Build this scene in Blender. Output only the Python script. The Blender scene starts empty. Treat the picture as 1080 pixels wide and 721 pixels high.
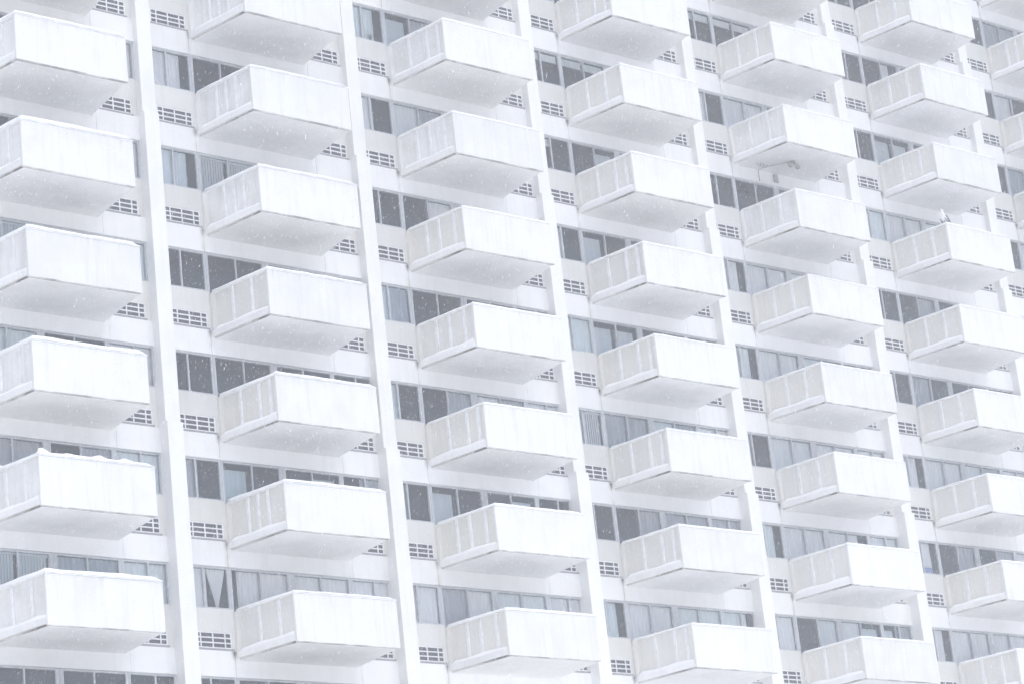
import bpy, bmesh, math, random
import numpy as np
from mathutils import Matrix, Vector

random.seed(7)
rng = np.random.default_rng(7)
scene = bpy.context.scene
C = scene.collection
R = math.radians

# ------------------------------------------------------------------ dimensions (metres)
BAY = 6.825            # pier to pier
STOREY = 2.8
FRONT = 1.586          # half width of the balcony front
WALLW = 1.885          # half width of the balcony where it meets the wall
DEPTH = 2.125          # how far the balcony stands out
RAIL = 1.243           # soffit to railing top
SLAB = 0.20
HALF = BAY / 2
REC = 0.06             # windows sit back from the spandrels
SILL, HEAD = 1.285, 2.36
GROUND = -18.7
SHIFT = {1: -0.056, 2: 0.072, 4: -0.141, 5: -0.15}
BAYS = range(0, 9)
FLOORS = range(-3, 11)

def bay_x(b):
    return (b - 2) * BAY + SHIFT.get(b, 0.0)

def pier_x(b):          # pier to the left of bay b
    return (bay_x(b - 1) + bay_x(b)) / 2

# ------------------------------------------------------------------ materials
def new_mat(name):
    m = bpy.data.materials.new(name)
    m.use_nodes = True
    nt = m.node_tree
    return m, nt, nt.nodes, nt.links, nt.nodes['Principled BSDF']

def coords(nt, scale=(1, 1, 1)):
    """object coordinates, shifted per object so that copies differ"""
    n, l = nt.nodes, nt.links
    tc = n.new('ShaderNodeTexCoord')
    oi = n.new('ShaderNodeObjectInfo')
    mul = n.new('ShaderNodeVectorMath'); mul.operation = 'SCALE'
    cmb = n.new('ShaderNodeCombineXYZ')
    for i in range(3):
        l.new(oi.outputs['Random'], cmb.inputs[i])
    l.new(cmb.outputs[0], mul.inputs[0]); mul.inputs['Scale'].default_value = 173.0
    add = n.new('ShaderNodeVectorMath'); add.operation = 'ADD'
    l.new(tc.outputs['Object'], add.inputs[0]); l.new(mul.outputs[0], add.inputs[1])
    mp = n.new('ShaderNodeMapping'); mp.inputs['Scale'].default_value = scale
    l.new(add.outputs[0], mp.inputs['Vector'])
    return tc, mp.outputs['Vector']

def ramp(nt, fac, stops):
    r = nt.nodes.new('ShaderNodeValToRGB')
    while len(r.color_ramp.elements) < len(stops):
        r.color_ramp.elements.new(0.5)
    for e, (p, c) in zip(r.color_ramp.elements, stops):
        e.position = p; e.color = (*c, 1) if len(c) == 3 else c
    nt.links.new(fac, r.inputs['Fac'])
    return r.outputs['Color']

def noise(nt, vec, scale, detail=4, rough=0.55):
    t = nt.nodes.new('ShaderNodeTexNoise')
    t.inputs['Scale'].default_value = scale
    t.inputs['Detail'].default_value = detail
    t.inputs['Roughness'].default_value = rough
    nt.links.new(vec, t.inputs['Vector'])
    return t.outputs['Fac']

def mix(nt, fac, a, b, mode='MIX'):
    x = nt.nodes.new('ShaderNodeMix'); x.data_type = 'RGBA'; x.blend_type = mode
    for sock, v in ((x.inputs[0], fac), (x.inputs[6], a), (x.inputs[7], b)):
        if hasattr(v, 'links'):
            nt.links.new(v, sock)
        elif isinstance(v, (int, float)):
            sock.default_value = v
        else:
            sock.default_value = (*v, 1)
    return x.outputs[2]

def math_node(nt, op, a, b=None):
    m = nt.nodes.new('ShaderNodeMath'); m.operation = op
    for i, v in enumerate((a, b)):
        if v is None: continue
        if hasattr(v, 'links'): nt.links.new(v, m.inputs[i])
        else: m.inputs[i].default_value = v
    return m.outputs[0]

def painted(name, base, worn, streak=0.5, rough=0.6, stains=None, bump=0.12):
    """weathered paint on concrete: soft blotches, rain streaks, fine grain"""
    m, nt, n, l, p = new_mat(name)
    tc, v = coords(nt)
    blotch = noise(nt, v, 1.1, 5)
    col = ramp(nt, blotch, [(0.38, base), (0.72, worn)])
    _, vs = coords(nt, (5.5, 5.5, 0.35))
    st = noise(nt, vs, 1.3, 6, 0.62)
    mask = ramp(nt, st, [(0.5, (0, 0, 0)), (0.74, (1, 1, 1))])
    f = math_node(nt, 'MULTIPLY', mask, streak)
    dirty = tuple(c * k for c, k in zip(worn, (0.86, 0.85, 0.82)))
    col = mix(nt, f, col, dirty)
    if stains:
        col = stains(nt, tc, v, col)
    oi = n.new('ShaderNodeObjectInfo')       # repaints: every copy a slightly different white
    tone = ramp(nt, oi.outputs['Random'], [(0.0, (0.91, 0.91, 0.90)), (0.35, (1, 1, 1)), (0.75, (0.97, 0.962, 0.94)), (1.0, (0.93, 0.93, 0.93))])
    col = mix(nt, 1.0, col, tone, 'MULTIPLY')
    l.new(col, p.inputs['Base Color'])
    p.inputs['Roughness'].default_value = rough
    b = n.new('ShaderNodeBump'); b.inputs['Strength'].default_value = bump
    b.inputs['Distance'].default_value = 0.01
    l.new(noise(nt, v, 38, 3), b.inputs['Height']); l.new(b.outputs[0], p.inputs['Normal'])
    return m

def joint_stain(nt, tc, v, col):
    """dirt that has run down the two vertical joints beside the balcony"""
    sep = nt.nodes.new('ShaderNodeSeparateXYZ'); nt.links.new(tc.outputs['Object'], sep.inputs[0])
    ax = math_node(nt, 'ABSOLUTE', sep.outputs['X'])
    d = math_node(nt, 'ABSOLUTE', math_node(nt, 'SUBTRACT', ax, 1.95))
    near = math_node(nt, 'SUBTRACT', 1.0, math_node(nt, 'MINIMUM', math_node(nt, 'DIVIDE', d, 0.12), 1.0))
    f = math_node(nt, 'MULTIPLY', near, ramp(nt, noise(nt, v, 2.3, 5), [(0.40, (0.05,) * 3), (0.7, (0.7,) * 3)]))
    side = math_node(nt, 'ADD', math_node(nt, 'MULTIPLY', math_node(nt, 'LESS_THAN', sep.outputs['X'], 0.0), 0.6), 0.4)
    f = math_node(nt, 'MULTIPLY', f, side)
    col = mix(nt, f, col, (0.56, 0.53, 0.46))
    # black damp spot where the slab corner drips onto the left joint
    left = math_node(nt, 'LESS_THAN', sep.outputs['X'], 0.0)
    dz = math_node(nt, 'DIVIDE', math_node(nt, 'ABSOLUTE', math_node(nt, 'SUBTRACT', sep.outputs['Z'], 0.16)), 0.2)
    spot = math_node(nt, 'MULTIPLY', math_node(nt, 'SUBTRACT', 1.0, math_node(nt, 'MINIMUM', dz, 1.0)), math_node(nt, 'MULTIPLY', near, left))
    return mix(nt, math_node(nt, 'MULTIPLY', spot, ramp(nt, noise(nt, v, 1.2, 2), [(0.35, (0.45,) * 3), (0.6, (1,) * 3)])), col, (0.10, 0.09, 0.08))

def edge_stain(nt, tc, v, col):
    """damp rust stains on the balcony edge, worst near the outer corner"""
    sep = nt.nodes.new('ShaderNodeSeparateXYZ'); nt.links.new(tc.outputs['Object'], sep.inputs[0])
    k = math_node(nt, 'MINIMUM', math_node(nt, 'MAXIMUM', math_node(nt, 'DIVIDE', math_node(nt, 'SUBTRACT', -0.7, sep.outputs['Y']), 1.0), 0.0), 1.0)
    f = math_node(nt, 'MULTIPLY', k, ramp(nt, noise(nt, v, 1.7, 4), [(0.36, (0.1,) * 3), (0.56, (1,) * 3)]))
    return mix(nt, f, col, (0.14, 0.12, 0.10))

def rust_specks(nt, tc, v, col):
    f = ramp(nt, noise(nt, v, 2.6, 7, 0.7), [(0.66, (0, 0, 0)), (0.80, (0.5,) * 3)])
    col = mix(nt, f, col, (0.58, 0.52, 0.44))
    sep = nt.nodes.new('ShaderNodeSeparateXYZ'); nt.links.new(tc.outputs['Object'], sep.inputs[0])
    # drips below the capping and a grimy lower arris, both broken up
    top = math_node(nt, 'MAXIMUM', math_node(nt, 'DIVIDE', math_node(nt, 'SUBTRACT', sep.outputs['Z'], 0.85), 0.36), 0.0)
    _, vd = coords(nt, (9, 9, 0.5))
    drip = math_node(nt, 'MULTIPLY', top, ramp(nt, noise(nt, vd, 1.0, 4), [(0.56, (0, 0, 0)), (0.72, (0.55,) * 3)]))
    col = mix(nt, drip, col, (0.60, 0.57, 0.50))
    low = math_node(nt, 'LESS_THAN', sep.outputs['Z'], 0.016)
    grime = math_node(nt, 'MULTIPLY', low, ramp(nt, noise(nt, v, 1.6, 4), [(0.42, (0.1,) * 3), (0.62, (0.9,) * 3)]))
    return mix(nt, grime, col, (0.30, 0.28, 0.26))

M = {}
M['panel'] = painted('white painted balcony front', (0.80, 0.80, 0.80), (0.735, 0.73, 0.715), 0.5, stains=rust_specks)
M['wall'] = painted('white painted concrete', (0.85, 0.85, 0.85), (0.79, 0.79, 0.78), 0.30, stains=joint_stain)
M['pier'] = painted('white painted pier', (0.87, 0.87, 0.87), (0.82, 0.82, 0.82), 0.30)
M['slab'] = painted('painted balcony slab', (0.88, 0.88, 0.88), (0.78, 0.78, 0.78), 0.35)
M['lip'] = painted('bare slab edge', (0.66, 0.65, 0.63), (0.5, 0.48, 0.46), 0.3, stains=edge_stain)
M['infill'] = painted('cream infill panel', (0.73, 0.72, 0.69), (0.68, 0.67, 0.64), 0.35)
M['side'] = painted('grey cream balcony side sheet', (0.76, 0.745, 0.705), (0.71, 0.695, 0.66), 0.4, rough=0.45, stains=rust_specks)
M['whiteside'] = painted('white balcony side sheet', (0.84, 0.84, 0.84), (0.70, 0.69, 0.67), 0.6, rough=0.5)
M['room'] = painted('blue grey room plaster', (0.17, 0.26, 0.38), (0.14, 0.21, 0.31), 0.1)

def metal(name, c, rough, metallic=0.0):
    m, nt, n, l, p = new_mat(name)
    _, v = coords(nt)
    col = ramp(nt, noise(nt, v, 6, 4), [(0.35, c), (0.75, tuple(x * 0.82 for x in c))])
    l.new(col, p.inputs['Base Color'])
    p.inputs['Roughness'].default_value = rough; p.inputs['Metallic'].default_value = metallic
    return m
M['frame'] = metal('aluminium window frame', (0.54, 0.56, 0.585), 0.4, 0.15)
M['whitebar'] = metal('white enamel bars', (0.89, 0.89, 0.89), 0.45)
M['ledge'] = metal('grey metal ledge', (0.36, 0.36, 0.38), 0.5)
M['darkmetal'] = metal('dark metal', (0.06, 0.06, 0.065), 0.5)

def louvre_mat():
    m, nt, n, l, p = new_mat('dark vent fins')
    tc = n.new('ShaderNodeTexCoord')
    w = n.new('ShaderNodeTexWave'); w.inputs['Scale'].default_value = 16.0; w.bands_direction = 'X'
    w.inputs['Distortion'].default_value = 0.3
    l.new(tc.outputs['Object'], w.inputs['Vector'])
    l.new(ramp(nt, w.outputs['Fac'], [(0.2, (0.06, 0.06, 0.07)), (0.8, (0.13, 0.135, 0.155))]), p.inputs['Base Color'])
    p.inputs['Roughness'].default_value = 0.5
    return m
M['louvre'] = louvre_mat()

def glass_mat():
    m, nt, n, l, p = new_mat('window glass')
    n.remove(p)
    out = n['Material Output']
    tr = n.new('ShaderNodeBsdfTransparent'); oi = n.new('ShaderNodeObjectInfo')        # panes replaced over the years: clear, greenish or grey glass
    l.new(ramp(nt, oi.outputs['Random'], [(0.0, (1, 1, 1)), (0.6, (0.99, 0.995, 1)), (0.85, (0.92, 0.975, 0.98)), (1.0, (0.88, 0.93, 0.97))]), tr.inputs['Color'])
    gl = n.new('ShaderNodeBsdfGlossy'); gl.inputs['Roughness'].default_value = 0.03
    gl.inputs['Color'].default_value = (0.94, 0.97, 1, 1)
    fr = n.new('ShaderNodeFresnel'); fr.inputs['IOR'].default_value = 1.66
    mx = n.new('ShaderNodeMixShader')
    _, v = coords(nt)
    b = n.new('ShaderNodeBump'); b.inputs['Strength'].default_value = 0.12; b.inputs['Distance'].default_value = 0.03
    l.new(noise(nt, v, 1.5, 2), b.inputs['Height']); l.new(b.outputs[0], gl.inputs['Normal'])
    l.new(fr.outputs[0], mx.inputs[0]); l.new(tr.outputs[0], mx.inputs[1]); l.new(gl.outputs[0], mx.inputs[2])
    l.new(mx.outputs[0], out.inputs['Surface'])
    return m
M['glass'] = glass_mat()

def cloth_mat(name, c, trans):
    m, nt, n, l, p = new_mat(name)
    out = n['Material Output']
    _, v = coords(nt, (6, 6, 0.6))
    col = ramp(nt, noise(nt, v, 1.5, 4), [(0.3, c), (0.75, tuple(x * 0.86 for x in c))])
    l.new(col, p.inputs['Base Color']); p.inputs['Roughness'].default_value = 0.9
    t = n.new('ShaderNodeBsdfTranslucent'); l.new(col, t.inputs['Color'])
    mx = n.new('ShaderNodeMixShader'); mx.inputs[0].default_value = trans
    l.new(p.outputs[0], mx.inputs[1]); l.new(t.outputs[0], mx.inputs[2]); l.new(mx.outputs[0], out.inputs['Surface'])
    return m
M['curtain'] = cloth_mat('white curtain cloth', (0.965, 0.965, 0.965), 0.0)
M['sheer'] = cloth_mat('grey sheer cloth', (0.72, 0.74, 0.78), 0.15)
M['blind'] = cloth_mat('vinyl blind slats', (0.90, 0.92, 0.94), 0.05)
M['shade'] = cloth_mat('pale roller shade', (0.80, 0.86, 0.89), 0.05)

def snow_mat(name, e=0.9):
    m, nt, n, l, p = new_mat(name)
    _, v = coords(nt)
    l.new(ramp(nt, noise(nt, v, 9, 4), [(0.3, (e, e, e)), (0.8, (e * .95, e * .96, e * .98))]), p.inputs['Base Color'])
    p.inputs['Roughness'].default_value = 0.85
    b = n.new('ShaderNodeBump'); b.inputs['Strength'].default_value = 0.3; b.inputs['Distance'].default_value = 0.01
    l.new(noise(nt, v, 40, 3), b.inputs['Height']); l.new(b.outputs[0], p.inputs['Normal'])
    return m
M['snow'] = snow_mat('fresh snow')
M['ground'] = snow_mat('trampled snow', 0.90)
M['flake'] = snow_mat('falling flakes', 0.92)

def plain(name, c, rough=0.7):
    m, nt, n, l, p = new_mat(name)
    _, v = coords(nt)
    l.new(ramp(nt, noise(nt, v, 14, 3), [(0.3, c), (0.8, tuple(x * .85 for x in c))]), p.inputs['Base Color'])
    p.inputs['Roughness'].default_value = rough
    return m
M['plumage'] = plain('white plumage', (0.85, 0.85, 0.85))
M['wing'] = plain('grey wing feathers', (0.20, 0.22, 0.25))
M['beak'] = plain('yellow beak', (0.55, 0.40, 0.10))
M['leaf'] = plain('pot plant leaves', (0.09, 0.16, 0.07))
M['pot'] = plain('grey pot', (0.30, 0.31, 0.30))
M['bluebox'] = plain('blue plastic', (0.16, 0.24, 0.42))

# ------------------------------------------------------------------ mesh helpers
def box(bm, x0, x1, y0, y1, z0, z1, mi=0):
    vs = [bm.verts.new(p) for p in ((x0, y0, z0), (x1, y0, z0), (x1, y1, z0), (x0, y1, z0),
                                    (x0, y0, z1), (x1, y0, z1), (x1, y1, z1), (x0, y1, z1))]
    for f in ((0, 3, 2, 1), (4, 5, 6, 7), (0, 1, 5, 4), (1, 2, 6, 5), (2, 3, 7, 6), (3, 0, 4, 7)):
        bm.faces.new([vs[i] for i in f]).material_index = mi
    return vs

def prism(bm, pts, z0, z1, mi=0):
    """a plan outline (counter-clockwise) raised from z0 to z1"""
    lo = [bm.verts.new((x, y, z0)) for x, y in pts]
    hi = [bm.verts.new((x, y, z1)) for x, y in pts]
    bm.faces.new(lo[::-1]).material_index = mi
    bm.faces.new(hi).material_index = mi
    for i in range(len(pts)):
        j = (i + 1) % len(pts)
        bm.faces.new((lo[i], lo[j], hi[j], hi[i])).material_index = mi

def lattice(bm, xs, zs, holes, y0, y1, mi=0):
    """one solid sheet of cells xs by zs between y0 (front) and y1, with some cells left open"""
    nx, nz = len(xs) - 1, len(zs) - 1
    V = {}
    def vert(i, k, s):
        if (i, k, s) not in V:
            V[i, k, s] = bm.verts.new((xs[i], (y0, y1)[s], zs[k]))
        return V[i, k, s]
    def solid(i, k):
        return 0 <= i < nx and 0 <= k < nz and (i, k) not in holes
    for i in range(nx):
        for k in range(nz):
            if not solid(i, k): continue
            bm.faces.new([vert(i, k, 0), vert(i + 1, k, 0), vert(i + 1, k + 1, 0), vert(i, k + 1, 0)]).material_index = mi
            bm.faces.new([vert(i, k, 1), vert(i, k + 1, 1), vert(i + 1, k + 1, 1), vert(i + 1, k, 1)]).material_index = mi
            for di, dk, a, b in ((-1, 0, (i, k), (i, k + 1)), (1, 0, (i + 1, k + 1), (i + 1, k)),
                                 (0, -1, (i + 1, k), (i, k)), (0, 1, (i, k + 1), (i + 1, k + 1))):
                if not solid(i + di, k + dk):
                    bm.faces.new([vert(*a, 0), vert(*b, 0), vert(*b, 1), vert(*a, 1)]).material_index = mi

def mesh(name, fn, mats, bevel=0.0, smooth=False):
    bm = bmesh.new(); fn(bm)
    if mats is not M['glass']:          # panes keep the side they were drawn with
        bmesh.ops.recalc_face_normals(bm, faces=bm.faces)
    if bevel:
        es = [e for e in bm.edges if len(e.link_faces) == 2 and e.calc_face_angle(0) > 0.5]
        bmesh.ops.bevel(bm, geom=es, offset=bevel, segments=2, affect='EDGES', profile=0.6, clamp_overlap=True)
    me = bpy.data.meshes.new(name); bm.to_mesh(me); bm.free()
    for m in (mats if isinstance(mats, (list, tuple)) else [mats]):
        me.materials.append(m)
    if smooth:
        me.polygons.foreach_set('use_smooth', [True] * len(me.polygons))
    return me

def put(name, me, loc=(0, 0, 0), parent=None, label=None):
    o = bpy.data.objects.new(name, me); C.objects.link(o)
    o.location = loc
    if parent is not None: o.parent = parent
    if label: o['label'] = label
    return o

def tag(o, label, cat, group=None):
    o['label'] = label; o['category'] = cat
    if group: o['group'] = group
    return o

# ------------------------------------------------------------------ camera
cam = bpy.data.cameras.new('camera'); cam_o = bpy.data.objects.new('camera', cam); C.objects.link(cam_o)
CAM = Vector((-40.7063, -54.8371, -17.0921))
yaw, pitch, roll, fpx = 0.7303, 0.3141, -0.1110, 2900.8
fw = Vector((math.sin(yaw) * math.cos(pitch), math.cos(yaw) * math.cos(pitch), math.sin(pitch)))
ri = Vector((math.cos(yaw), -math.sin(yaw), 0)); up = ri.cross(fw)
rx = math.cos(roll) * ri + math.sin(roll) * up; ux = -math.sin(roll) * ri + math.cos(roll) * up
mw = Matrix((rx, ux, -fw)).transposed().to_4x4(); mw.translation = CAM
cam_o.matrix_world = mw
cam.sensor_fit = 'HORIZONTAL'; cam.sensor_width = 36; cam.lens = fpx / 1080 * 36
cam.clip_start = 0.5; cam.clip_end = 3000
scene.camera = cam_o

def photo(p):          # where a point falls in the photograph, used only to decide what is worth building
    d = Vector(p) - CAM; w = d.dot(fw)
    return 540 + fpx * d.dot(rx) / w, 360.5 - fpx * d.dot(ux) / w

def in_view(b, f, u0, u1, z0, z1, y=0.0, margin=4):
    q = [photo((bay_x(b) + u, y, f * STOREY + z)) for u in (u0, u1) for z in (z0, z1)]
    return (max(a for a, _ in q) > -margin and min(a for a, _ in q) < 1080 + margin and
            max(c for _, c in q) > -margin and min(c for _, c in q) < 721 + margin)

# ------------------------------------------------------------------ the building
bld = put('apartment_building', None, (bay_x(4), 0, GROUND))
bld.empty_display_size = 2
tag(bld, 'white high-rise apartment building covered in rows of boxy projecting balconies', 'building')
bld_inv = Vector((bay_x(4), 0, GROUND))
def part(name, me, loc, parent=None, label=None):
    p = parent if parent is not None else bld
    l = Vector(loc) - (bld_inv if p is bld else Vector((0, 0, 0)))
    return put(name, me, l, p, label)

TOP = max(FLOORS) * STOREY + 3.0
X0, X1 = pier_x(min(BAYS)), pier_x(max(BAYS) + 1)

# piers: stepping out a little every third floor on the way down
def pier_mesh(bm):
    steps = [TOP + 0.4, 4 * STOREY + 0.3 + 3 * STOREY, 4 * STOREY + 0.3, STOREY + 0.3, -2 * STOREY + 0.3, -5 * STOREY + 0.3, GROUND]
    for i in range(len(steps) - 1):
        d = 0.10 + 0.085 * i; w = 0.21 + 0.008 * i
        y = -(d - 0.0)
        z1, z0 = steps[i], steps[i + 1]
        prism(bm, [(-w, y), (w, y), (w, 0.35), (-w, 0.35)], z0 + 0.012, z1)
        prism(bm, [(-w + .01, y + .012), (w - .01, y + .012), (w - .01, 0.33), (-w + .01, 0.33)], z0 - .02, z0 + .02)
pm = mesh('pier', pier_mesh, M['pier'], bevel=0.012)
for b in list(BAYS) + [max(BAYS) + 1]:
    part('pier', pm, (pier_x(b), 0, 0))

# rooms behind the glass
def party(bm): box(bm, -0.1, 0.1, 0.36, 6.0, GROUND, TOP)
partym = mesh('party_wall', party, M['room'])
for b in list(BAYS) + [max(BAYS) + 1]:
    part('party_wall', partym, (pier_x(b), 0, 0))
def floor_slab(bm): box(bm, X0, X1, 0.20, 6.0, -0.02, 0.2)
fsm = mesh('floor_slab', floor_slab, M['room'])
for f in list(FLOORS) + [max(FLOORS) + 1]:
    part('floor_slab', fsm, (0, 0, f * STOREY))
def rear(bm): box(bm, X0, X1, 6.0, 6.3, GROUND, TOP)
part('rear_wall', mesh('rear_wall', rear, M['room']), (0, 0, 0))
def base(bm): box(bm, X0 - .2, X1 + .2, -0.02, 0.20, GROUND, min(FLOORS) * STOREY - 0.46)
part('base_wall', mesh('base_wall', base, M['wall']), (0, 0, 0))
def roof(bm): box(bm, X0 - .3, X1 + .3, -0.3, 6.5, TOP + 0.2, TOP + 0.6)
part('roof_slab', mesh('roof_slab', roof, M['pier']), (0, 0, 0))
def endwall(bm): box(bm, -0.2, 0.2, 0.36, 6.3, GROUND, TOP + 0.2)
em = mesh('end_wall', endwall, M['pier'])
part('end_wall', em, (X0 - 0.35, 0, 0)); part('end_wall', em, (X1 + 0.35, 0, 0))

# spandrel: the white band between the grilles of one floor and the windows below, with its two open joints
def spandrel(bm):
    xs = [-HALF - .05, -1.985, -1.94, 1.94, 1.985, HALF + .05]
    z0, z1 = HEAD - STOREY, 0.215
    pts = [(xs[0], 0), (xs[1], 0), (xs[1], .03), (xs[2], .03), (xs[2], 0), (xs[3], 0), (xs[3], .012), (xs[4] - .03, .012), (xs[4] - .03, 0), (xs[5], 0), (xs[5], .19), (xs[0], .19)]
    prism(bm, pts, z0, z1)
spm = mesh('spandrel', spandrel, M['wall'], bevel=0.008)

# cream panel below a narrow window, open where the vent grille sits (left one; the right one is mirrored)
GX = (-3.09, -1.975); GZ = (0.275, 0.69)
def infill(bm):
    lattice(bm, [-HALF - .04, GX[0], GX[1], -1.872], [0.217, GZ[0], GZ[1], SILL - .003], {(1, 1)}, REC - .014, 0.19)
def flip(fn):
    def g(bm):
        fn(bm); bmesh.ops.scale(bm, vec=(-1, 1, 1), verts=bm.verts)
    return g
def grille(bm):
    t = .030; w = [.135, .30, .30, .135]; k = (GX[1] - GX[0] - .004 - 5 * t) / sum(w)
    xs = [GX[0] + .002]
    for a in w: xs += [xs[-1] + t, xs[-1] + t + a * k]
    xs.append(xs[-1] + t)
    h = (GZ[1] - GZ[0] - .004 - 4 * t) / 3
    zs = [GZ[0] + .002]
    for _ in range(3): zs += [zs[-1] + t, zs[-1] + t + h]
    zs.append(zs[-1] + t)
    lattice(bm, xs, zs, {(i, j) for i in (1, 3, 5, 7) for j in (1, 3, 5)}, REC - .008, REC + .014)
    box(bm, GX[0] - .02, GX[1] + .03, REC - .062, REC - .016, GZ[0] - .052, GZ[0] - .012, 1)
def louvre(bm): box(bm, GX[0] + .01, GX[1] - .01, REC + .022, REC + .06, GZ[0] + .01, GZ[1] - .01)
im = {-1: mesh('infill_panel', infill, M['infill'], .004), 1: mesh('infill_panel', flip(infill), M['infill'], .004)}
gm = {-1: mesh('vent_grille', grille, [M['whitebar'], M['ledge']]), 1: mesh('vent_grille', flip(grille), [M['whitebar'], M['ledge']])}
lm = {-1: mesh('louvre', louvre, M['louvre']), 1: mesh('louvre', flip(louvre), M['louvre'])}

# windows and sliding doors, two panes each
def sash(u0, u1, z0, z1, m0, m1, t=.035):
    def fn(bm):
        c = (u0 + u1) / 2
        lattice(bm, [u0, u0 + m0, c - .022, c + .022, u1 - m1, u1], [z0, z0 + t, z1 - .045, z1], {(1, 1), (3, 1)}, REC, REC + .07)
    def gl(bm):
        y = REC + .045
        bm.faces.new([bm.verts.new(p) for p in ((u0 + .02, y, z0 + .02), (u1 - .02, y, z0 + .02), (u1 - .02, y, z1 - .02), (u0 + .02, y, z1 - .02))])
    return fn, gl
OPEN = {   # name, left edge, right edge, bottom, thickness of the outer members
    'wl': ('window', -HALF - .03, -1.905, SILL, .05, .06), 'dl': ('sliding_door', -1.90, 0.0, 0.215, .075, .11),
    'dr': ('sliding_door', 0.004, 1.90, 0.215, .11, .075), 'wr': ('window', 1.905, HALF + .03, SILL, .06, .05)}
sm = {}
for k, (nm, u0, u1, z0, a, b_) in OPEN.items():
    f1, g1 = sash(u0, u1, z0, HEAD - .003, a if k != 'wl' else .24, b_ if k != 'wr' else .24)
    sm[k] = (mesh(nm, f1, M['frame'], .004), mesh('glass', g1, M['glass']), f1, g1)

# balcony
def side_line(y, inset=0.0):       # half width of the splayed balcony at distance y out
    return WALLW + (FRONT - WALLW) * (-y / DEPTH) - inset
def slab(bm):
    d = DEPTH - .085
    prism(bm, [(-side_line(-d), -d), (side_line(-d), -d), (WALLW, -.002), (-WALLW, -.002)], 0.05, SLAB)
def lip(bm):
    d = DEPTH - .087; i = .06
    prism(bm, [(-side_line(-d, i), -d), (side_line(-d, i), -d), (WALLW - i, -.004), (-WALLW + i, -.004)], 0.0, 0.0498)
def soffit_fn(bm):
    slab(bm)
slm = mesh('balcony', slab, M['slab'], .008)
lipm = mesh('slab_edge', lip, M['lip'])
def soffit(bm):
    d = DEPTH - .09; i = .075
    prism(bm, [(-side_line(-d, i), -d), (side_line(-d, i), -d), (WALLW - i, -.006), (-WALLW + i, -.006)], -0.012, -0.0005)
sfm = mesh('soffit', soffit, M['slab'])
def front(bm): box(bm, -FRONT, FRONT, -DEPTH, -DEPTH + .084, -0.002, RAIL - .035)
frm = mesh('front_panel', front, M['panel'], .02)
def side_sheet(bm):
    y0, y1 = -.055, -DEPTH + .082
    a, t = .125, .03
    prism(bm, [(-side_line(y0, a), y0), (-side_line(y1, a), y1), (-side_line(y1, a + t), y1), (-side_line(y0, a + t), y0)], SLAB + .001, RAIL - .036)
    box(bm, -WALLW + .002, -WALLW + .135, -.06, .040, SLAB + .001, RAIL - .037)
sdm = {k: {-1: mesh('side_panel', side_sheet, M[k]), 1: mesh('side_panel', flip(side_sheet), M[k])} for k in ('side', 'whiteside')}
def post(bm): box(bm, -.024, .024, -.05, .05, SLAB + .001, RAIL - .037)
pom = mesh('post', post, M['whitebar'], .006)
def rail(bm):
    o = [(-side_line(-.01, .03), -.01), (-FRONT - .004, -DEPTH - .012), (FRONT + .004, -DEPTH - .012), (side_line(-.01, .03), -.01)]
    n_ = [(side_line(-.01, .13), -.01), (FRONT - .11, -DEPTH + .095), (-FRONT + .11, -DEPTH + .095), (-side_line(-.01, .13), -.01)]
    prism(bm, o + n_, RAIL - .034, RAIL)
rlm = mesh('top_rail', rail, M['whitebar'], .006)
ANG = math.atan2(WALLW - FRONT, DEPTH)
POSTS = [(.33, .66), (.32, .49, .66), (.33, .65, .84), (.36, .69), (.30, .52, .78)]
POSTPICK = {(2, 0): 1, (2, -1): 3, (2, 1): 2, (2, 2): 0, (3, 1): 2, (3, 0): 4, (3, 5): 2, (4, 5): 0, (6, 3): 0, (6, 0): 0}
WHITE_SIDES = {(1, f) for f in FLOORS} | {(2, 4), (2, 5), (3, 5), (3, 4), (2, 3), (5, 5), (5, 4)}

def balcony(b, f):
    loc = (bay_x(b), 0, f * STOREY)
    o = part('balcony', slm, loc)
    part('slab_edge', lipm, (0, 0, 0), o)
    part('soffit', sfm, (0, 0, 0), o)
    part('front_panel', frm, (0, 0, 0), o)
    k = 'whiteside' if (b, f) in WHITE_SIDES else 'side'
    for s in (-1, 1):
        part('side_panel', sdm[k][s], (0, 0, 0), o)
    ps = POSTS[POSTPICK.get((b, f), (b * 3 + f * 5) % 5)]
    for s in (-1, 1):
        for t in (*ps, .952):
            y = -DEPTH * t
            p = part('post', pom, (s * side_line(y, .11), y, 0), o)
            p.rotation_euler = (0, 0, s * ANG)
    part('top_rail', rlm, (0, 0, 0), o)
    o.rotation_euler = (R(rng.uniform(-.12, .12)), R(rng.uniform(-.12, .12)), R(rng.uniform(-.2, .2)))
    return o

balconies = {}
for b in BAYS:
    for f in FLOORS:
        part('spandrel', spm, (bay_x(b), 0, f * STOREY))
        if in_view(b, f, -FRONT, WALLW, -1.0, RAIL, -1.0, 40):
            balconies[b, f] = balcony(b, f)
for b in BAYS:
    part('spandrel', spm, (bay_x(b), 0, (max(FLOORS) + 1) * STOREY))

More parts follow.
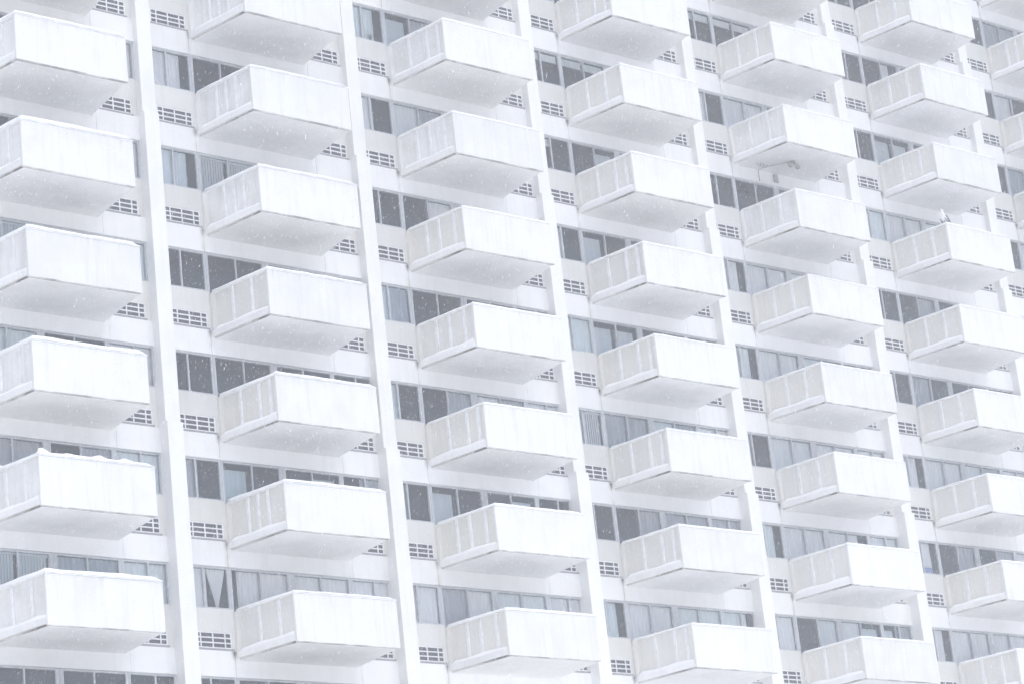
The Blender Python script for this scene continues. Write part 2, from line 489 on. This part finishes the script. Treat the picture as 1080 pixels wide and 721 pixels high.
# every opening that falls in the picture is a part; those beyond its edges are one part of their own
far_frames, far_glass = [], []
VIS = {'wl': (-3.2, -1.9, SILL, HEAD), 'dl': (-1.9, 0, RAIL, HEAD), 'dr': (0, 1.9, RAIL, HEAD), 'wr': (1.9, 3.2, SILL, HEAD)}
n_open = {}
for b in BAYS:
    for f in FLOORS:
        loc = (bay_x(b), 0, f * STOREY)
        for k in OPEN:
            if in_view(b, f, *VIS[k]):
                w = part(OPEN[k][0], sm[k][0], loc)
                part('glass', sm[k][1], (0, 0, 0), w)
                n_open[k] = n_open.get(k, 0) + 1
            else:
                far_frames.append((k, loc)); far_glass.append((k, loc))
        for s in (-1, 1):
            part('infill_panel', im[s], loc)
            if in_view(b, f, *sorted((s * 3.1, s * 2.0)), *GZ):
                g = part('vent_grille', gm[s], loc); part('louvre', lm[s], (0, 0, 0), g)
            else:
                far_frames.append(('g', s, loc))
print('openings', n_open, 'balconies', len(balconies))
def many(items, pick):
    def fn(bm):
        for it in items:
            t = bmesh.new(); pick(it)(t)
            bmesh.ops.translate(t, vec=it[-1], verts=t.verts)
            tmp = bpy.data.meshes.new('tmp'); t.to_mesh(tmp); t.free(); bm.from_mesh(tmp); bpy.data.meshes.remove(tmp)
    return fn
wf = [i for i in far_frames if i[0] != 'g']
fo = part('window', mesh('outer_windows', many(wf, lambda i: sm[i[0]][2]), M['frame']), (0, 0, 0)); fo['kind'] = 'stuff'
go = part('glass', mesh('outer_glass', many(wf, lambda i: sm[i[0]][3]), M['glass']), (0, 0, 0), fo); go['kind'] = 'stuff'
gr = [i for i in far_frames if i[0] == 'g']
vo = part('vent_grille', mesh('outer_grilles', many(gr, lambda i: grille if i[1] < 0 else flip(grille)), [M['whitebar'], M['ledge']]), (0, 0, 0)); vo['kind'] = 'stuff'
lo = part('louvre', mesh('outer_louvres', many(gr, lambda i: louvre if i[1] < 0 else flip(louvre)), M['louvre']), (0, 0, 0), vo); lo['kind'] = 'stuff'

# lamp, conduit and box under the damaged balcony of the fifth column
def tube(bm, pts, r, seg=8):
    rings = []
    for i, p in enumerate(pts):
        p = Vector(p); a = Vector(pts[max(i - 1, 0)]); c = Vector(pts[min(i + 1, len(pts) - 1)])
        d = (c - a).normalized(); s = d.orthogonal().normalized(); t = d.cross(s)
        rings.append([bm.verts.new(p + r * (math.cos(2 * math.pi * k / seg) * s + math.sin(2 * math.pi * k / seg) * t)) for k in range(seg)])
    for a, c in zip(rings, rings[1:]):
        for k in range(seg):
            bm.faces.new((a[k], a[(k + 1) % seg], c[(k + 1) % seg], c[k]))
    bm.faces.new(rings[0][::-1]); bm.faces.new(rings[-1])
def ball(bm, c, r, sc=(1, 1, 1), seg=14, rot=None):
    mt = Matrix.Translation(c) @ (rot.to_4x4() if rot else Matrix()) @ Matrix.Diagonal((*sc, 1))
    return bmesh.ops.create_uvsphere(bm, u_segments=seg, v_segments=seg - 4, radius=r, matrix=mt)['verts']
lamp_at = balconies[5, 5]
def conduit(bm):
    tube(bm, [(-.35, -.95, -.035), (-.75, -.35, -.035), (-.80, -.03, -.04), (-.80, -.02, -.40)], .013)
    for k in range(3):
        tube(bm, [(-1.25 + .16 * k, -.42 - .05 * (k % 2), -.016), (-1.18 + .16 * k, -.36 + .06 * (k % 3), -.05), (-1.10 + .16 * k, -.45, -.016)], .009)
part('conduit', mesh('conduit', conduit, M['ledge']), (0, 0, 0), lamp_at)
def lamp(bm):
    tube(bm, [(0, 0, 0), (0, 0, -.05)], .11, 14)
    for s in (-1, 1):
        tube(bm, [(s * .03, 0, -.04), (s * .11, -.02, -.09), (s * .15, -.04, -.13)], .03, 10)
        ball(bm, (s * .165, -.05, -.16), .08, (1, 1, 1.15))
lo_ = part('soffit_lamp', mesh('soffit_lamp', lamp, M['pot'], smooth=True), (-.25, -1.0, -.013), lamp_at, 'twin soffit lamp under the balcony')
def jbox(bm):
    box(bm, -.09, .09, -.06, -.001, -.33, -.06); box(bm, -.075, .075, -.072, -.06, -.31, -.08)
part('junction_box', mesh('junction_box', jbox, M['ledge'], .006), (-.05, 0, 0), lamp_at)

# ------------------------------------------------------------------ curtains, blinds and shades behind the glass
YC = REC + .105
def folds(u0, u1, z0, z1, amp=.022, per=.11, seed=0):
    r = random.Random(seed)
    n_ = max(6, int((u1 - u0) / per * 8)); ph = r.random() * 6
    def fn(bm):
        rows = []
        for z, k in ((z1, .55), (z1 - (z1 - z0) * .35, .9), (z0, 1.15)):
            rows.append([bm.verts.new((u0 + (u1 - u0) * i / n_, YC + amp * k * math.sin(ph + 2 * math.pi * (u1 - u0) * i / n_ / per + .5 * math.sin(i * .37 + ph)), z)) for i in range(n_ + 1)])
        for a, c in zip(rows, rows[1:]):
            for i in range(n_): bm.faces.new((a[i], a[i + 1], c[i + 1], c[i]))
    return fn
def slats(u0, u1, z0, z1, tilt=0.32):
    def fn(bm):
        w = .10; k = int((u1 - u0) / .082)
        box(bm, u0, u1, YC - .03, YC + .03, z1 - .05, z1)
        for i in range(k):
            c = u0 + .045 + i * .082; dx, dy = math.cos(tilt) * w / 2, math.sin(tilt) * w / 2
            vs = [bm.verts.new(p) for p in ((c - dx, YC - dy, z0), (c + dx, YC + dy, z0), (c + dx, YC + dy, z1 - .04), (c - dx, YC - dy, z1 - .04))]
            bm.faces.new(vs)
    return fn
def shade_fn(u0, u1, z0, z1):
    def fn(bm):
        box(bm, u0, u1, YC, YC + .006, z0, z1 - .03)
        tube(bm, [(u0, YC + .03, z1 - .03), (u1, YC + .03, z1 - .03)], .028, 8)
        box(bm, u0, u1, YC - .008, YC + .014, z0 - .03, z0)
    return fn
def swag(u0, u1, z0, z1):
    """a sheer gathered to a knot at the bottom middle, open in both lower corners"""
    def fn(bm):
        c = (u0 + u1) / 2; H_ = (u1 - u0) / 2; rows = []; n_ = 26
        for j in range(9):
            t = j / 8; half = H_ * (1 - .88 * min(1, t / .86) ** 1.15) if t < .86 else H_ * (.12 + .35 * (t - .86) / .14)
            rows.append([bm.verts.new((c + half * (2 * i / n_ - 1), YC + .02 * math.sin(i * 1.7) * (1 - t * .5), z1 + (z0 - z1) * t)) for i in range(n_ + 1)])
        for a, d in zip(rows, rows[1:]):
            for i in range(n_): bm.faces.new((a[i], a[i + 1], d[i + 1], d[i]))
    return fn

PANE = [(-3.19, -2.58), (-2.54, -1.97), (-1.83, -.99), (-.93, -.11), (.11, .93), (.99, 1.83), (1.97, 2.54), (2.58, 3.19)]
PANENAME = ['outer pane of left narrow window', 'inner pane of left narrow window', 'first pane of balcony doors', 'second pane of balcony doors',
            'third pane of balcony doors', 'fourth pane of balcony doors', 'inner pane of right narrow window', 'outer pane of right narrow window']
# C white curtain, c curtain leaving a gap, B vertical blinds, S pale roller shade, H shade pulled a little, g grey sheer, T gathered sheer
WIN = {
 (1, 4): '......CC', (1, 3): '.....CCC', (1, 2): '.BBB..CC', (1, 1): '.CCCSSCC', (1, 0): '..gg.gCC', (1, -1): '.BBBggCC',
 (2, 4): 'Cc......', (2, 3): 'CcBBBB..', (2, 2): '........', (2, 1): '........', (2, 0): 'g.S..S.g', (2, -1): 'CTcCCCCC',
 (3, 5): 'CcSg....', (3, 4): 'C.Cg....', (3, 3): '...C....', (3, 2): 'Cg......', (3, 1): 'C..gCgCC', (3, 0): 'g.S..S..', (3, -1): 'CCgCCCCC',
 (4, 6): '........', (4, 5): 'HHHH....', (4, 4): 'H..S....', (4, 3): 'C.S.....', (4, 2): 'CCSS....', (4, 1): 'BBggCgCC', (4, 0): '...ggggg', (4, -1): 'CcCCCCCc',
 (5, 6): 'HHHH....', (5, 5): 'C.CC....', (5, 4): '........', (5, 3): 'CcCCC...', (5, 2): 'CcCCC...', (5, 1): 'g.CCCCCC', (5, 0): 'CcCCCcCC', (5, -1): 'CC.CCSSg',
 (6, 6): '...c....', (6, 5): '..SS....', (6, 4): 'CCCCC...', (6, 3): '...g.C..', (6, 2): 'g.g.....', (6, 1): 'CcCCCgCC', (6, 0): 'Cc.g.gCC', (6, -1): 'CcCCCCCC',
 (7, 7): '..gg....', (7, 6): '..C.....', (7, 5): '..gg....', (7, 4): '..CC....', (7, 3): 'CCC.....'}
ORD = ['', 'first', 'second', 'third', 'fourth', 'fifth', 'sixth', 'seventh', 'eighth', 'ninth', 'tenth']
KINDS = {'C': ('curtain', 'white curtain'), 'c': ('curtain', 'half drawn white curtain'), 'B': ('blind', 'white vertical blind'),
         'S': ('shade', 'pale roller shade'), 'H': ('shade', 'raised roller shade'), 'g': ('curtain', 'grey sheer curtain'), 'T': ('curtain', 'gathered tied sheer curtain')}
for (b, f), s in WIN.items():
    for i, ch in enumerate(s):
        if ch == '.': continue
        u0, u1 = PANE[i]
        door = 2 <= i <= 5
        z0 = .24 if door else SILL - .05
        if not in_view(b, f, u0, u1, RAIL if door else SILL, HEAD): continue
        z1 = HEAD - .05; sd = hash((b, f, i)) & 0xffff
        if ch == 'C': fn, mt = folds(u0 - .03, u1 + .03, z0, z1, .012, .14, sd), M['curtain']
        elif ch == 'c': fn, mt = folds(u0 - .03, u0 + (u1 - u0) * (.58 if i != 2 else .95), z0, z1, .02, .10, sd), M['curtain']
        elif ch == 'g': fn, mt = folds(u0 - .03, u1 + .03, z0, z1, .02, .15, sd), M['sheer']
        elif ch == 'B': fn, mt = slats(u0 - .03, u1 + .03, z0, z1), M['blind']
        elif ch == 'S': fn, mt = shade_fn(u0 - .02, u1 - .10, z0 + .05, z1 - .13), M['shade']
        elif ch == 'H': fn, mt = shade_fn(u0, u1, HEAD - .27, z1), M['curtain']
        else: fn, mt = swag(u0, u1, z0, z1), M['curtain']
        if ch == 'c' and i == 2:
            fn = folds(u0 + .20, u1 + .02, z0, z1, .02, .10, sd)
        cat, look = KINDS[ch]
        nm = {'C': 'window_curtain', 'c': 'window_curtain', 'g': 'sheer_curtain', 'T': 'sheer_curtain', 'B': 'vertical_blind', 'S': 'roller_shade', 'H': 'roller_shade'}[ch]
        zr = z0
        def moved(bm, fn=fn, c=((u0 + u1) / 2, zr)):
            fn(bm); bmesh.ops.translate(bm, vec=(-c[0], 0, -c[1]), verts=bm.verts)
        o = put(nm, mesh(nm, moved, mt, smooth=ch in 'CcgT'), (bay_x(b) + (u0 + u1) / 2, 0, f * STOREY + zr))
        tag(o, f'{look} behind {PANENAME[i]}, {ORD[b]} column, {ORD[f + 2]} balcony up', cat, 'curtains and blinds behind the windows')

# small things on the sills
def potplant(x, b, f, h, label):
    root = put('pot_plant', None, (bay_x(b) + x, REC + .10, f * STOREY + SILL)); tag(root, label, 'plant', 'plants on the window sill')
    def pot(bm): tube(bm, [(0, 0, 0), (0, 0, .06), (0, 0, .10)], .055, 12)
    put('pot', mesh('pot', pot, M['pot']), (0, 0, 0), root)
    def leaves(bm):
        r = random.Random(int(x * 100))
        for _ in range(40):
            a = r.random() * 6.28; t = r.uniform(.1, .75); l_ = r.uniform(.08, h)
            d = Vector((math.cos(a) * math.sin(t), math.sin(a) * math.sin(t) * .4, math.cos(t))); s = d.orthogonal().normalized() * .014
            q = Vector((0, 0, .09))
            bm.faces.new([bm.verts.new(v) for v in (q - s * .3, q + d * l_ * .5 - s, q + d * l_, q + d * l_ * .5 + s)])
    put('leaves', mesh('leaves', leaves, M['leaf']), (0, 0, 0), root)
potplant(-2.62, 3, 5, .20, 'small green pot plant beside the mullion of the top left window, third column')
potplant(-2.36, 3, 5, .26, 'larger green pot plant at the middle of the top left window, third column')
def crate(bm):
    lattice(bm, [-.16, -.13, .13, .16], [0, .03, .17, .20], set(), -.10, -.08)
    box(bm, -.16, .16, -.08, .10, 0, .19); box(bm, -.175, .175, -.115, .115, .19, .215)
o = put('storage_box', mesh('storage_box', crate, M['bluebox'], .01), (bay_x(6) - 2.45, REC + .24, SILL))
o.location.y = .19; tag(o, 'blue storage box behind the curtain on a sixth column window sill', 'box')

# ------------------------------------------------------------------ gull on the corner of a railing
def gull():
    x = bay_x(6) - side_line(-2.0, .08); z = 4 * STOREY + RAIL - .03
    root = put('gull', None, (x, -2.0, z)); tag(root, 'white and grey gull perched on a balcony railing corner', 'bird')
    root.scale = (1.18, 1.18, 1.1); root.rotation_euler = (0, 0, R(185))        # looks out to the left
    def body(bm):       # faces +x, one skin from tail to beak
        rings = []
        prof = [(-.24, .155, .012, .010), (-.17, .165, .04, .025), (-.09, .185, .068, .06), (0, .21, .085, .082), (.075, .245, .078, .078),
                (.115, .30, .055, .058), (.13, .345, .046, .044), (.15, .385, .046, .044), (.185, .395, .038, .038), (.212, .393, .018, .02)]
        for px, pz, ry, rz in prof:
            rings.append([bm.verts.new((px + (.35 * rz * math.sin(a) * -1 if px > .07 else 0), ry * math.cos(a), pz + rz * math.sin(a))) for a in [2 * math.pi * k / 14 for k in range(14)]])
        for a, c in zip(rings, rings[1:]):
            for k in range(14): bm.faces.new((a[k], a[(k + 1) % 14], c[(k + 1) % 14], c[k]))
        bm.faces.new(rings[0][::-1]); bm.faces.new(rings[-1])
    put('body', mesh('body', body, M['plumage'], smooth=True), (0, 0, 0), root)
    for s in (-1, 1):
        def wing(bm):
            pts = [(.07, .25, .0), (.03, .285, 0), (-.06, .265, 0), (-.17, .215, 0), (-.33, .150, 0), (-.20, .125, 0), (-.08, .120, 0), (.04, .165, 0)]
            inn = [bm.verts.new((p[0], s * (.070 if -.2 < p[0] < .05 else .03), p[1])) for p in pts]
            out = [bm.verts.new((p[0], s * (.100 if -.2 < p[0] < .05 else .05), p[1])) for p in pts]
            bm.faces.new(inn); bm.faces.new(out[::-1])
            for i in range(8): bm.faces.new((inn[i], inn[(i + 1) % 8], out[(i + 1) % 8], out[i]))
        put('wing', mesh('wing', wing, M['wing'], .006), (0, 0, 0), root)
        def leg(bm):
            tube(bm, [(.0, s * .035, .16), (.012, s * .035, .08), (0, s * .035, .006)], .009, 8)
            prism(bm, [(-.01, s * .035 - .012), (.055, s * .035 - .03), (.055, s * .035 + .03), (-.01, s * .035 + .012)], 0, .008)
        put('leg', mesh('leg', leg, M['darkmetal']), (0, 0, 0), root)
        def eye(bm): ball(bm, (.178, s * .036, .40), .007)
        put('eye', mesh('eye', eye, M['darkmetal']), (0, 0, 0), root)
    def beak(bm): tube(bm, [(.205, 0, .392), (.235, 0, .388), (.26, 0, .378), (.266, 0, .370)], .010, 8)
    put('beak', mesh('beak', beak, M['beak']), (0, 0, 0), root)
    up_ = Matrix.Translation((0, 0, .17)) @ Matrix.Rotation(R(-30), 4, 'Y') @ Matrix.Translation((0, 0, -.17))
    for ch in C.objects:
        if ch.parent is root and ch.name.split('.')[0] != 'leg': ch.matrix_local = up_
gull()

# ------------------------------------------------------------------ snow lying on the railings
def snow_cover(bm):
    for (b, f), o in balconies.items():
        r = random.Random(b * 31 + f * 7)
        h = {0: .09, 1: .085, 2: .06, 3: .04}.get(b, .032) * r.uniform(.8, 1.25)
        lump = .05 if (b, f) == (1, 0) else .004
        cx, cz = bay_x(b), f * STOREY + RAIL - .001
        path = [(-side_line(-.05 - k * .1, .08), -.05 - k * .1) for k in range(21)]
        nf = 34
        path += [(-FRONT + .03 + (2 * FRONT - .06) * k / nf, -DEPTH + .04) for k in range(nf + 1)]
        ph = [r.random() * 6 for _ in range(4)]
        rings = []
        for i, (x, y) in enumerate(path):
            a = path[max(i - 1, 0)]; c = path[min(i + 1, len(path) - 1)]
            d = Vector((c[0] - a[0], c[1] - a[1])).normalized(); nrm = Vector((d.y, -d.x))
            hh = h * (1 + .10 * math.sin(i * .22 + ph[0]) + .05 * math.sin(i * .6 + ph[1])) + lump * max(0, math.sin(i * .75 + ph[2])) * (1 + math.sin(i * .31 + ph[3]))
            if i > len(path) - 3: hh *= (len(path) - 1 - i) / 3 + .15
            w = .062 + .004 * math.sin(i * .9 + ph[3])
            if b >= 3: w = .05
            pr = [(-w, 0), (-w * 1.02, hh * .45), (-w * .72, hh * .85), (-w * .2, hh), (w * .35, hh * .97), (w * .8, hh * .75), (w * 1.02, hh * .35), (w, 0)]
            rings.append([bm.verts.new((cx + x - nrm.x * p, y - nrm.y * p, cz + q)) for p, q in pr])
        for a, c in zip(rings, rings[1:]):
            for k in range(7): bm.faces.new((a[k], a[k + 1], c[k + 1], c[k]))
        bm.faces.new(rings[0]); bm.faces.new(rings[-1][::-1])
        rings = []                      # and along the ledge outside the side sheet
        for k in range(21):
            y = -.06 - k * .0985; x = -side_line(y, .04); hh = .105 * (1 + .15 * math.sin(k * .5 + ph[2])) * (.3 if k in (0, 20) else 1)
            z = f * STOREY + SLAB - .001
            rings.append([bm.verts.new((bay_x(b) + x + p, y, z + q)) for p, q in ((-.038, 0), (-.034, hh * .25), (.0, hh * .66), (.045, hh * .95), (.08, hh), (.084, 0))])
        for a, c in zip(rings, rings[1:]):
            for k in range(5): bm.faces.new((a[k], a[k + 1], c[k + 1], c[k]))
        bm.faces.new(rings[0]); bm.faces.new(rings[-1][::-1])
o = put('snow_cover', mesh('snow_cover', snow_cover, M['snow'], smooth=True)); o['kind'] = 'stuff'
o['label'] = 'white snow lying along the tops of the balcony railings'

# ------------------------------------------------------------------ falling snow in the air before the building
def falling_snow(count=300000):
    P = np.stack([rng.uniform(-48, 46, count * 4), rng.uniform(-52, -2.4, count * 4), rng.uniform(GROUND + .2, 34, count * 4)], 1)
    D = P - np.array(CAM)
    w = D @ np.array(fw); keep = (w > 30)
    a = np.abs(D @ np.array(rx)) / np.maximum(w, .1); c = np.abs(D @ np.array(ux)) / np.maximum(w, .1)
    keep &= (a < .30) & (c < .23)                  # the stretch of air the building is seen through, with room to step aside
    P = P[keep][:count]
    n = len(P)
    base = np.array([(0, 0, 1), (0, 0, -1), (1, 0, 0), (-.5, .87, 0), (-.5, -.87, 0)], float)
    tri = np.array([(0, 2, 3), (0, 3, 4), (0, 4, 2), (1, 3, 2), (1, 4, 3), (1, 2, 4)])
    r = np.clip(rng.lognormal(math.log(.0023), .3, n), .0013, .0040)
    ln = r * rng.uniform(4.0, 9.0, n)
    ax = np.stack([rng.normal(.30, .16, n), rng.normal(-.1, .16, n), np.ones(n)], 1); ax /= np.linalg.norm(ax, axis=1)[:, None]
    s = np.cross(ax, np.array([0, 1., 0])); s /= np.linalg.norm(s, axis=1)[:, None]; t = np.cross(ax, s)
    jit = 1 + rng.uniform(-.3, .3, (n, 5, 3))
    b_ = base[None] * jit
    V = P[:, None] + b_[..., 0:1] * (s * r[:, None])[:, None] + b_[..., 1:2] * (t * r[:, None])[:, None] + b_[..., 2:3] * (ax * ln[:, None])[:, None]
    F = tri[None] + (np.arange(n) * 5)[:, None, None]
    me = bpy.data.meshes.new('falling_snow')
    me.vertices.add(n * 5); me.vertices.foreach_set('co', V.reshape(-1))
    me.loops.add(n * 18); me.loops.foreach_set('vertex_index', F.reshape(-1).astype(np.int32))
    me.polygons.add(n * 6); me.polygons.foreach_set('loop_start', (np.arange(n * 6) * 3).astype(np.int32))
    me.update(); me.validate(); me.materials.append(M['flake'])
    print('flakes', n)
    o = put('falling_snow', me); o['kind'] = 'stuff'; o['label'] = 'fine white snow driving down in front of the building'
falling_snow()

# ------------------------------------------------------------------ ground, haze, sky, sun
def ground(bm):
    n_ = 40; S = 500; g = []
    r = random.Random(3)
    for i in range(n_ + 1):
        g.append([bm.verts.new((-S + 2 * S * i / n_, -S + 2 * S * j / n_, GROUND + (r.uniform(-.12, .0) if (i * j) % 3 else 0) - .02)) for j in range(n_ + 1)])
    for i in range(n_):
        for j in range(n_): bm.faces.new((g[i][j], g[i + 1][j], g[i + 1][j + 1], g[i][j + 1]))
o = put('ground', mesh('ground', ground, M['ground'], smooth=True)); o['kind'] = 'structure'

HAZE = 0.0025
hm = bpy.data.materials.new('snowy air'); hm.use_nodes = True
nt = hm.node_tree; nt.nodes.remove(nt.nodes['Principled BSDF'])
pv = nt.nodes.new('ShaderNodeVolumePrincipled'); pv.inputs['Color'].default_value = (0.93, 0.95, 1, 1); pv.inputs['Density'].default_value = HAZE
nt.links.new(pv.outputs[0], nt.nodes['Material Output'].inputs['Volume'])
def haze(bm): box(bm, -510, 510, -510, 510, GROUND - 1.2, TOP + 2)
o = put('haze', mesh('haze', haze, hm)); o['kind'] = 'stuff'

SUN_EL, SUN_AZ = R(82), R(165)      # azimuth clockwise from +Y: the light comes from the front right
wd = bpy.data.worlds.new('World'); scene.world = wd; wd.use_nodes = True
wn = wd.node_tree.nodes; wl_ = wd.node_tree.links
sky = wn.new('ShaderNodeTexSky'); sky.sky_type = 'NISHITA'; sky.sun_disc = False
sky.sun_elevation = SUN_EL; sky.sun_rotation = SUN_AZ
sky.air_density = 1.0; sky.dust_density = 4.0; sky.ozone_density = 1.0
hs = wn.new('ShaderNodeHueSaturation'); hs.inputs['Saturation'].default_value = 0.76   # an overcast sky is paler than a clear one
wl_.new(sky.outputs[0], hs.inputs['Color']); wl_.new(hs.outputs[0], wn['Background'].inputs['Color']); wn['Background'].inputs['Strength'].default_value = 0.15
sun = bpy.data.lights.new('sun', 'SUN'); sun.energy = 1.4; sun.angle = R(70); sun.color = (0.965, 1.0, 0.955)
so = bpy.data.objects.new('sun', sun); C.objects.link(so)
to = Vector((math.sin(SUN_AZ) * math.cos(SUN_EL), math.cos(SUN_AZ) * math.cos(SUN_EL), math.sin(SUN_EL)))
so.rotation_euler = to.to_track_quat('Z', 'Y').to_euler()

vs = scene.view_settings
vs.view_transform = 'Standard'; vs.look = 'None'; vs.gamma = 1; vs.exposure = 0.37; vs.use_curve_mapping = False
cy = scene.cycles
cy.max_bounces = 10; cy.diffuse_bounces = 6; cy.glossy_bounces = 4; cy.transparent_max_bounces = 12; cy.volume_bounces = 3
cy.use_denoising = True; cy.denoiser = 'OPENIMAGEDENOISE'
cy.use_adaptive_sampling = True; cy.adaptive_threshold = 0.02
cy.sample_clamp_indirect = 6
